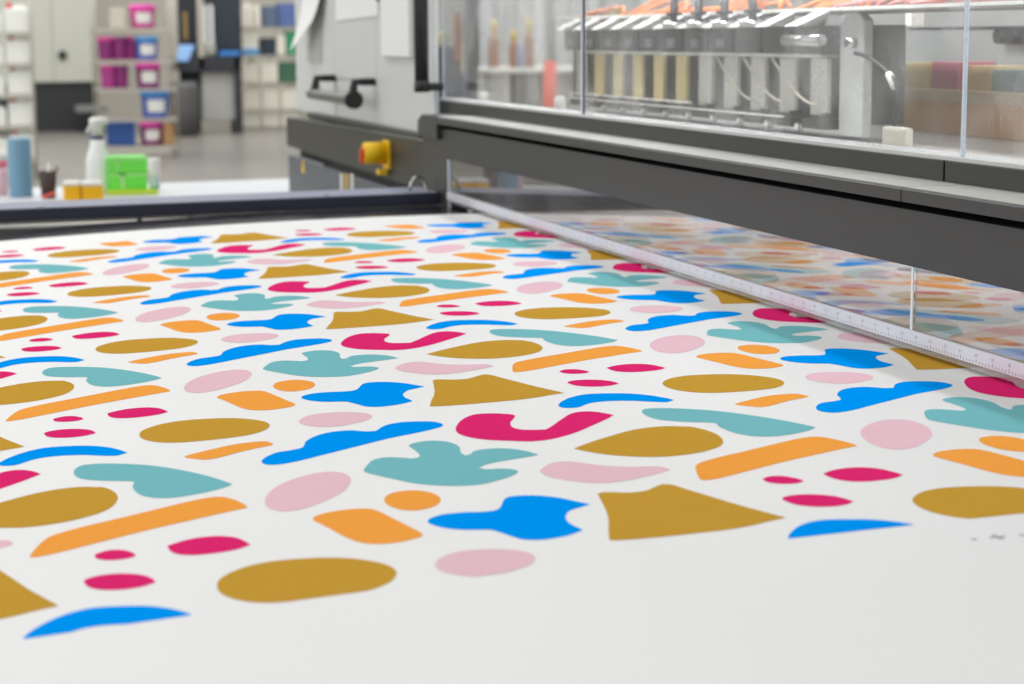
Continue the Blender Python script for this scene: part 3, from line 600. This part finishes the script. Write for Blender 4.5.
t = thing('plastic_cup', P, 'white cup with coloured specks at the right end of the green cartons', 'cup')
MB().lathe(P, [(r*.8, 0), (r*.8, h*.35)], mat('speckled_teal', (170,206,196), .5, var=.5, scale=90)).build('base', t)
MB().lathe(P+Vector((0,0,h*.35)), [(r*.75, 0), (r*.95, h*.25), (r, h*.62), (r*.9, h*.65)], PLW).build('cup', t)

# ------------------------------------------------------------------ background storage
WIRE = mat('wire_shelf', (196,192,180), .35, .6)
def rack(name, px0, px1, Y, shelf_py, depth, label, ztop, posts=True, r=.012):
    pl_ = hy(px0, 80, Y); pr = hy(px1, 80, Y); xm = (pl_.x+pr.x)/2
    t = thing(name, (xm, Y+depth/2, 0), label, 'rack')
    for x in (pl_.x, pr.x):
        for y in (Y, Y+depth): MB().tube([(x, y, 0), (x, y, ztop)], r, WIRE, 8).build('post', t)
    zs = []
    for py in shelf_py:
        z = hy((px0+px1)/2, py, Y).z; zs.append(z)
        mb = MB()
        for y in (Y, Y+depth): mb.box(pl_.x, pr.x, y-.01, y+.01, z-.03, z-.001, WIRE)
        for x in (pl_.x, pr.x): mb.box(x-.01, x+.01, Y, Y+depth, z-.03, z-.001, WIRE)
        n_ = 14
        for k in range(1, n_): x = pl_.x + (pr.x-pl_.x)*k/n_; mb.box(x-.004, x+.004, Y, Y+depth, z-.008, z, WIRE)
        mb.build('wire_shelf', t)
    return zs
# centre rack with ink buckets
YR = 20.0
zs = rack('storage_rack', 97, 176, YR, (28, 60, 88.5, 118.5, 146), .45, 'wire storage rack in the middle of the hall holding ink buckets', 2.6)
COLS = {'purple': (176,66,146), 'violet': (138,48,118), 'blue': (86,110,190), 'magenta': (206,60,150), 'lidpink': (236,72,178), 'lidblue': (74,150,214)}
def bucket(px0, px1, zi, body, lid, label, wlab=True, hpx=23, dy=.2):
    P0 = hy((px0+px1)/2, 60, YR+dy); r = (px1-px0)/2*ppm(P0); z = zs[zi]; h = hpx*ppm(P0); P = Vector((P0.x, YR+dy, z))
    t = thing('ink_bucket', P, label, 'bucket', 'ink buckets on the wire rack')
    MB().lathe(P, [(r*.84, 0), (r*.86, .01), (r*.95, h*.72), (r*.95, h*.78)], mat('bucket_'+body, COLS[body], .4)).build('pail', t)
    MB().lathe(P+Vector((0,0,h*.78)), [(r, 0), (r*1.02, h*.06), (r, h*.20), (r*.9, h*.22)], mat('lid_'+lid, COLS[lid], .4)).build('lid', t)
    if wlab:
        mb = MB(); n_ = 8; vs = []
        for k in range(n_+1):
            a = math.radians(-128 + 76*k/n_)
            for zz, rr in ((h*.22, r*.89), (h*.66, r*.955)): vs.append(P+Vector((rr*1.02*math.cos(a), rr*1.02*math.sin(a), zz)))
        mb._add(vs, [(2*k, 2*k+2, 2*k+3, 2*k+1) for k in range(n_)], PLW, True); mb.build('paper_label', t)
bucket(131, 157, 0, 'magenta', 'lidpink', 'magenta bucket with white label alone on the highest filled shelf')
bucket(98, 114, 1, 'violet', 'magenta', 'purple bucket at the left end of the second shelf', False)
bucket(112, 127, 1, 'violet', 'violet', 'dark violet bucket second from the left on the second shelf', False)
bucket(125, 139, 1, 'purple', 'magenta', 'purple bucket half behind the blue one on the second shelf', False, dy=.33)
bucket(135, 159, 1, 'blue', 'lidblue', 'blue bucket with round white label on the second shelf')
bucket(100, 115, 2, 'purple', 'magenta', 'purple bucket at the left end of the third shelf', False)
bucket(113, 128, 2, 'violet', 'violet', 'dark violet bucket second from the left on the third shelf', False)
bucket(135, 160, 2, 'violet', 'lidpink', 'purple bucket with pink lid and white label on the third shelf', True, 25)
bucket(139, 168, 3, 'blue', 'lidblue', 'large blue bucket with pale blue lid and white label', True, 27)
bucket(137, 161, 4, 'violet', 'lidpink', 'purple bucket with pink lid on the lowest shelf', True, 23)
def bgbox(px0, py0, px1, py1, Y, dep, m, name, label, cat, z0=None, bev=.01, group=None):
    a = hy(px0, py1, Y); b = hy(px1, py0, Y)
    return tag(MB().box(a.x, b.x, Y, Y+dep, a.z if z0 is None else z0, b.z, m, bev).build(name), label, cat, group)
bgbox(108, 122, 135, 131, YR+.1, .25, mat('navy_cloth', (50,84,150), .8), 'folded_cloth', 'dark blue folded cloth on the lowest rack shelf', 'cloth', z0=zs[4])
bgbox(164, 124, 174, 146, YR+.05, .3, mat('brown_card', (176,136,92), .8), 'cardboard_box', 'small brown cardboard box at the right end of the lowest shelf', 'box', z0=zs[4])
bgbox(112, 8, 125, 27, YR+.1, .3, mat('pale_box', (206,200,184), .6), 'storage_box', 'pale beige box left of the topmost magenta bucket', 'box', z0=zs[0])
# left rack with jerrycans
YL = 17.0
pxl = (-28, 33)
zs2 = rack('jerrycan_rack', pxl[0], pxl[1], YL, (33, 64.5, 95.5, 127, 159), .45, 'wire rack of white jerrycans at the left edge of the view', 2.6)
JW = mat('jerrycan_white', (228,230,224), .45)
CAPR = mat('cap_red', (206,50,50), .4)
def can_mesh(px, Y, z, w, h, label, m=JW, cap=CAPR, capdx=-.28, group=None, cat='jerrycan'):
    P = Vector((hy(px, 60, Y).x, Y, z))
    t = thing('jerrycan', P, label, cat, group)
    x0, x1 = P.x-w/2, P.x+w/2
    mb = MB().hexa([(x0,Y,z),(x1,Y,z),(x1,Y+.2,z),(x0,Y+.2,z),(x0,Y,z+h*.84),(x1,Y,z+h*.84),(x1,Y+.2,z+h*.84),(x0,Y+.2,z+h*.84)], m, .018)
    mb.box(x0+w*.35, x1-w*.12, Y+.08, Y+.12, z+h*.83, z+h*.95, m, .008)
    mb.build('can_body', t)
    MB().lathe((P.x+w*capdx, Y+.1, z+h*.84), [(.028, 0), (.028, .045), (.022, .05)], cap, 14).build('cap', t)
ords = ('topmost', 'second', 'third', 'fourth', 'lowest')
for k, z in enumerate(zs2):
    mp = ppm(Vector((hy(20, 60, YL).x, YL, z)))
    can_mesh(19, YL+.05, z, 25*mp, 29*mp, 'white jerrycan with red cap on the %s shelf of the left rack' % ords[k], group='jerrycans on the left rack')
    can_mesh(-9, YL+.05, z, 25*mp, 22*mp, 'white jerrycan cut off by the frame on the %s shelf of the left rack' % ords[k], group='jerrycans on the left rack')
# right rack
YE = 26.0
zs3 = rack('canister_rack', 241, 300, YE, (27, 55, 83, 110, 127), .6, 'wire rack of pale canisters at the back right of the aisle', 3.0)
PC = mat('pale_canister', (242,238,224), .5)
def pc(px0, px1, zi, hpx, label, m=PC, cap=None):
    mp = ppm(Vector((hy(260, 60, YE).x, YE, 1.2)))
    can_mesh((px0+px1)/2, YE+.05, zs3[zi], (px1-px0)*mp, hpx*mp, label, m, cap or m, 0, 'canisters on the back rack', 'canister')
rown = ('upper', 'second', 'third', 'fourth', 'bottom')
pc(242, 255, 0, 24, 'pale canister at the left end of the upper back rack shelf'); pc(256, 262, 0, 22, 'narrow pale canister on the upper back rack shelf')
bgbox(264, 6, 277, 26, YE+.05, .3, mat('slate_blue_bin', (96,112,138), .5), 'storage_bin', 'slate blue bin on the upper shelf of the back rack', 'bin', z0=zs3[0])
bgbox(279, 3, 296, 26, YE+.05, .3, mat('blue_bin', (92,112,168), .5), 'storage_bin', 'brighter blue bin beside the slate one on the back rack', 'bin', z0=zs3[0])
pc(242, 259, 1, 25, 'pale canister at the left end of the second back rack shelf')
bgbox(262, 38, 276, 54, YE+.05, .3, mat('dark_teal_bin', (44,58,72), .5), 'storage_bin', 'dark teal bin on the second shelf of the back rack', 'bin', z0=zs3[1])
bgbox(287, 31, 298, 54, YE+.05, .3, mat('green_bin', (62,160,110), .5), 'storage_bin', 'small green bin on the second shelf of the back rack', 'bin', z0=zs3[1])
pc(277, 286, 1, 24, 'slim pale canister left of the small green bin')
for zi, xs_ in ((2, (242, 260, 279)), (3, (242, 261, 280, 299)), (4, (242, 261, 280, 299))):
    for k in range(len(xs_)-1):
        pc(xs_[k], xs_[k+1]-1, zi, (25, 25, 16)[zi-2], 'pale canister number %s from the left on the %s back rack shelf' % (('one','two','three')[k], rown[zi]))
bgbox(280, 62, 298, 82, YE+.05, .3, mat('deep_green_bin', (70,112,88), .5), 'storage_bin', 'wide deep green bin with bright green rim on the back rack', 'bin', z0=zs3[2])
# grey cupboards and dark base
YCB = 26.5
CG = mat('grey_cupboard', (186,188,176), .55, var=.02)
t0 = hy(34, 82, YCB); 
t = thing('wall_cupboard', (hy(66, 82, YCB).x, YCB+.3, 0), 'tall grey double cupboard standing on a dark base in the background', 'cupboard')
zl = hy(60, 82, YCB).z
for (x0, x1) in ((-40, 33.5), (34.5, 54), (54.7, 97)):
    a = hy(x0, 82, YCB).x; b = hy(x1, 82, YCB).x
    MB().box(a, b, YCB, YCB+.02, zl, 3.3, CG, .004).build('door', t)
a = hy(-40, 82, YCB).x; b = hy(97.5, 82, YCB).x
MB().box(a, b, YCB+.021, YCB+.6, zl, 3.3, CG).build('carcass', t)
c = hy(62.5, 55, YCB); MB().lathe((0,0,0), [(.02, 0), (.02, .01)], BKP) if False else None
MB().tube([c, c+Vector((0, -.04, 0))], .06, BKP, 16).build('lock', t)
MB().box(a, b, YCB+.05, YCB+.6, .0, zl, mat('dark_base', (38,40,42), .6)).build('dark_base', t)
mb = MB(); a = hy(76, 106, YCB-.6); b = hy(108, 112, YCB-.6); mb.box(a.x, b.x, YCB-.6, YCB-.2, b.z, a.z, mat('stool_grey', (120,122,122), .5), .01)
mb.box((a.x+b.x)/2-.02, (a.x+b.x)/2+.02, YCB-.42, YCB-.38, .03, b.z, BKP).box((a.x+b.x)/2-.18, (a.x+b.x)/2+.18, YCB-.45, YCB-.35, 0, .03, BKP)
tag(mb.build('stool'), 'low grey stool in front of the dark cupboard base', 'stool')
# dark workstation between the racks
YW = 25.0
DK = mat('dark_steel', (44,48,54), .5)
t = thing('workstation', (hy(205, 80, YW).x, YW+.3, 0), 'dark workstation with black uprights between the two racks', 'workstation')
def wp(px0, py0, px1, py1, dy, dep, m, name, z0=None):
    a = hy(px0, py1, YW+dy); b = hy(px1, py0, YW+dy)
    return MB().box(a.x, b.x, YW+dy, YW+dy+dep, a.z if z0 is None else z0, b.z, m, .01).build(name, t)
wp(172, -40, 240, 62, .5, .1, mat('dark_backboard', (66,70,76), .6), 'back_board')
wp(170, -40, 176, 125, 0, .08, WIRE, 'post', 0); wp(199, -40, 202, 70, .0, .06, WIRE, 'post')
wp(172, 56, 240, 72, 0, .6, DK, 'work_top'); wp(172, 72, 200, 125, .3, .3, DK, 'side_box', 0); wp(236, 56, 241, 125, 0, .5, DK, 'side_panel', 0)
wp(203, 70, 237, 108, .1, .35, mat('pale_bin_grey', (176,176,172), .5), 'drawer_unit', .18)
wp(184, 12, 187, 40, .4, .03, mat('ochre_strip', (170,140,84), .5), 'hanging_strip')
wp(178, -10, 198, 44, .42, .06, DK, 'dark_panel'); wp(214, -10, 238, 50, .42, .06, mat('navy_panel', (40,52,62), .5), 'dark_panel')
for px in (203, 209):
    a = hy(px, 5, YW+.2); b = hy(px+5, 44, YW+.2)
    tag(MB().box(a.x, b.x, YW+.2, YW+.24, b.z, a.z, PAP, .012).build('hanging_rag'), ('white rag hanging above the workstation, the left one', 'white rag hanging above the workstation, the right one')[px > 205], 'rag')
wz = hy(205, 56, YW).z
a = hy(176, 45, YW-.02); b = hy(196, 62, YW-.02)
tag(MB().hexa([(a.x, YW-.06, b.z), (b.x-.1, YW-.06, b.z), (b.x-.1, YW+.2, wz-.0), (a.x, YW+.2, wz), (a.x+.05, YW-.02, a.z), (b.x, YW-.02, a.z), (b.x, YW+.2, a.z), (a.x+.05, YW+.2, a.z)], mat('sky_blue_cloth', (140,180,230), .8), .03).build('blue_cloth'), 'light blue cloth draped over the left of the workstation', 'cloth')
bgbox(220, 51, 240, 55.5, YW+.02, .2, mat('blue_tube', (60,130,210), .5), 'blue_roll', 'blue roll lying on the dark workstation', 'roll', z0=wz)
bgbox(241, 48.5, 259, 54.5, YE-.0, .045, mat('pale_blue_strip', (110,170,220), .5), 'blue_tray', 'light blue tray on the second shelf of the back rack', 'tray', z0=zs3[1])
bgbox(203, 42, 216, 55.5, YW+.05, .2, mat('grey_bag', (168,168,160), .7), 'soft_bag', 'grey soft bag lying on the workstation', 'bag', z0=wz, bev=.05)
mb = MB().lathe((hy(184, 100, YW-.4).x, YW-.4, 0), [(.16, 0), (.2, .3), (.2, .62), (.17, .7)], mat('grey_barrel', (84,84,84), .6), 20)
tag(mb.build('waste_bin'), 'dark grey waste barrel standing before the workstation', 'bin')

# ------------------------------------------------------------------ far hall seen through the window
YQ = 13.0
bz = hy(530, 68, YQ).z
t = thing('workbench', (hy(540, 90, YQ).x, YQ+.4, 0), 'white topped workbench seen through the left window pane', 'workbench')
a = hy(482, 68, YQ); b = hy(680, 68, YQ)
MB().box(a.x, b.x, YQ, YQ+.8, bz-.04, bz, PLW, .01).build('bench_top', t)
MB().box(hy(516, 80, YQ).x, hy(547, 80, YQ).x, YQ+.02, YQ+.7, .0, bz-.041, mat('bench_grey', (128,130,126), .5), .01).build('drawer_unit', t)
MB().box(hy(484, 80, YQ).x, hy(512, 80, YQ).x, YQ+.04, YQ+.7, .0, bz-.041, mat('bench_pale', (196,196,188), .5), .01).build('side_cupboard', t)
MB().box(hy(550, 80, YQ).x, hy(638, 80, YQ).x, YQ+.1, YQ+.7, .0, bz-.041, mat('bench_pale', (196,196,188), .5), .01).build('side_cupboard', t)
mp = ppm(Vector((a.x, YQ, bz)))
for k, (px, top_, lab) in enumerate(((494, 20, 'leftmost'), (514, 30, 'middle'), (529, 18, 'rightmost'))):
    P = Vector((hy(px, 60, YQ+.3).x, YQ+.3, bz)); h = hy(px, top_, YQ+.3).z - bz; r = (5.5, 5, 5)[k]*mp
    tt = thing('glass_bottle', P, '%s brown and yellow bottle on the workbench behind the window' % lab, 'bottle', 'bottles on the workbench')
    MB().lathe(P, [(r, 0), (r, h*.55), (r*.6, h*.68)], mat('brown_bottle', (150,92,56), .4)).build('bottle_body', tt)
    MB().lathe(P+Vector((0,0,h*.68)), [(r*.55, 0), (r*.55, h*.1), (r*.8, h*.14), (r*.5, h*.32)], mat('ochre_top', (206,180,76), .5)).build('bottle_top', tt)
P = Vector((hy(521, 60, YQ+.15).x, YQ+.15, bz)); tag(MB().lathe(P, [(4.5*mp, 0), (4.5*mp, 14*mp), (3*mp, 24*mp)], mat('blue_grey_jar', (134,140,166), .5)).build('jar'), 'blue-grey jar between the brown bottles on the workbench', 'jar')
a = hy(553, 20, YQ-.5); tag(MB().tube([(a.x, YQ-.5, 0), (a.x, YQ-.5, a.z)], 2.8*mp, mat('pole_grey', (112,118,112), .4), 14).build('grey_pole'), 'slim grey pole standing in front of the workbench', 'pole')
P = hy(550, 90, YQ-.9); 
t = thing('marker_post', (P.x, YQ-.9, 0), 'slim red marker post standing before the workbench', 'post')
MB().lathe((P.x, YQ-.9, 0), [(.17, 0), (.17, .03)], mat('cone_red', (220,96,84), .5)).build('base', t)
MB().lathe((P.x, YQ-.9, .03), [(.06, 0), (.045, hy(550, 58, YQ-.9).z-.05)], mat('cone_red', (220,96,84), .5)).build('post', t)
# dark press left pane
YM = 11.0
t = thing('press_machine', (hy(452, 80, YM).x, YM+.3, 0), 'dark press machine with copper column seen behind the black tube', 'machine')
def mp_(px0, py0, px1, py1, dy, dep, m, name, z0=None):
    a = hy(px0, py1, YM+dy); b = hy(px1, py0, YM+dy)
    return MB().box(a.x, b.x, YM+dy, YM+dy+dep, a.z if z0 is None else z0, b.z, m, .02).build(name, t)
mp_(438, 46, 466, 110, 0, .5, mat('press_dark', (70,70,82), .5), 'body', 0)
mp_(455, 12, 461, 62, -.03, .02, mat('copper_column', (186,112,66), .5), 'copper_column')
mp_(441, 33, 449, 46, .1, .2, mat('press_yellow', (178,168,110), .6), 'control_head')
mp_(461, 40, 465, 74, -.03, .02, mat('press_cream', (206,184,120), .5), 'cream_panel')
a = hy(467, 0, 9.5); b = hy(478, 0, 9.5); tag(MB().box(a.x, b.x, 9.5, 9.6, 0, 3.2, mat('dark_blue_post', (66,66,80), .5), .01).build('dark_post'), 'tall dark blue-grey post beside the press machine', 'post')
# pale strip curtain
SC = mat('curtain_grey', (196,198,200), .5, var=.05); 
YC = 16.0; a = hy(480, 0, YC).x; b = hy(860, 0, YC).x
mb = MB(); n_ = 44
for k in range(n_):
    x = a + (b-a)*k/n_; w = (b-a)/n_; dy = .05*(k % 2)
    mb.prism([(x, YC+dy), (x+w*1.15, YC+dy+.015*math.sin(k)), (x+w*1.15, YC+dy+.02), (x, YC+dy+.008)], 2, .05, 3.4, (SC, mat('curtain_pale', (216,218,218), .5))[(k*7) % 3 == 0])
ct_ = tag(mb.build('strip_curtain'), 'pale grey strip curtain hanging at the back of the hall', 'curtain')
MB().tube([(a-.05, YC+.03, 3.43), (b+.05, YC+.03, 3.43)], .03, STL, 10).build('curtain_rail', ct_)
# shelf goods behind the heads
YG = 12.6
for k, (px0, py0, px1, py1, c_, nm) in enumerate(((612, 8, 628, 60, (190,176,130), 'khaki'), (596, 14, 608, 60, (170,90,96), 'dusty red'), (640, 20, 660, 60, (196,190,170), 'cream'))):
    bgbox(px0, py0, px1, py1, YG+.5, .2, mat('goods_%d' % k, c_, .6), 'tall_carton', '%s tall carton on the workbench behind the print heads' % nm, 'box', z0=bz)

# ------------------------------------------------------------------ light
w = bpy.data.worlds.new('hall_light'); bpy.context.scene.world = w; w.use_nodes = True
w.node_tree.nodes['Background'].inputs[0].default_value = (1, 1, 1, 1); w.node_tree.nodes['Background'].inputs[1].default_value = .78
def area(x, y, z, sx, sy, e, rot=(0,0,0)):
    l = bpy.data.lights.new('ceiling_or_fill_light', 'AREA'); l.shape = 'RECTANGLE'; l.size = sx; l.size_y = sy; l.energy = e; l.color = (1, .985, .96)
    o = bpy.data.objects.new('ceiling_or_fill_light', l); C.objects.link(o); o.location = (x, y, z); o.rotation_euler = rot
area(-1.6, 5.8, 4.6, 1.2, 5, 60)
area(-6.5, 5, 2.6, 3.5, 12, 170, (0, -math.pi/2, 0))  # upright fill added on the left to brighten side-facing surfaces
area(2.0, 9, 4.8, 1.2, 8, 60)
area(-1.5, 17, 5.0, 5, 8, 300)
area(4.2, 12.5, 4.4, 4, 5, 260)  # fill added to brighten the strip curtain seen through the pane
area(1.5, 23.5, 4.5, 8, 4, 260)
# ------------------------------------------------------------------ camera
cd = bpy.data.cameras.new('camera'); cam = bpy.data.objects.new('camera', cd); C.objects.link(cam)
Mx = Matrix((rt, -dn, -fwd)).transposed().to_4x4(); Mx.translation = CAMP; cam.matrix_world = Mx
cd.sensor_width = 36; cd.lens = F/1024*36; cd.clip_start = .05; cd.clip_end = 200
cd.dof.use_dof = True; cd.dof.focus_distance = 2.4; cd.dof.aperture_fstop = 7.0
sc = bpy.context.scene; sc.camera = cam
sc.view_settings.view_transform = 'Standard'; sc.view_settings.look = 'None'; sc.view_settings.gamma = 1; sc.view_settings.exposure = 0
try: sc.view_settings.use_curve_mapping = False
except Exception: pass
sc.cycles.max_bounces = 8; sc.cycles.transparent_max_bounces = 16
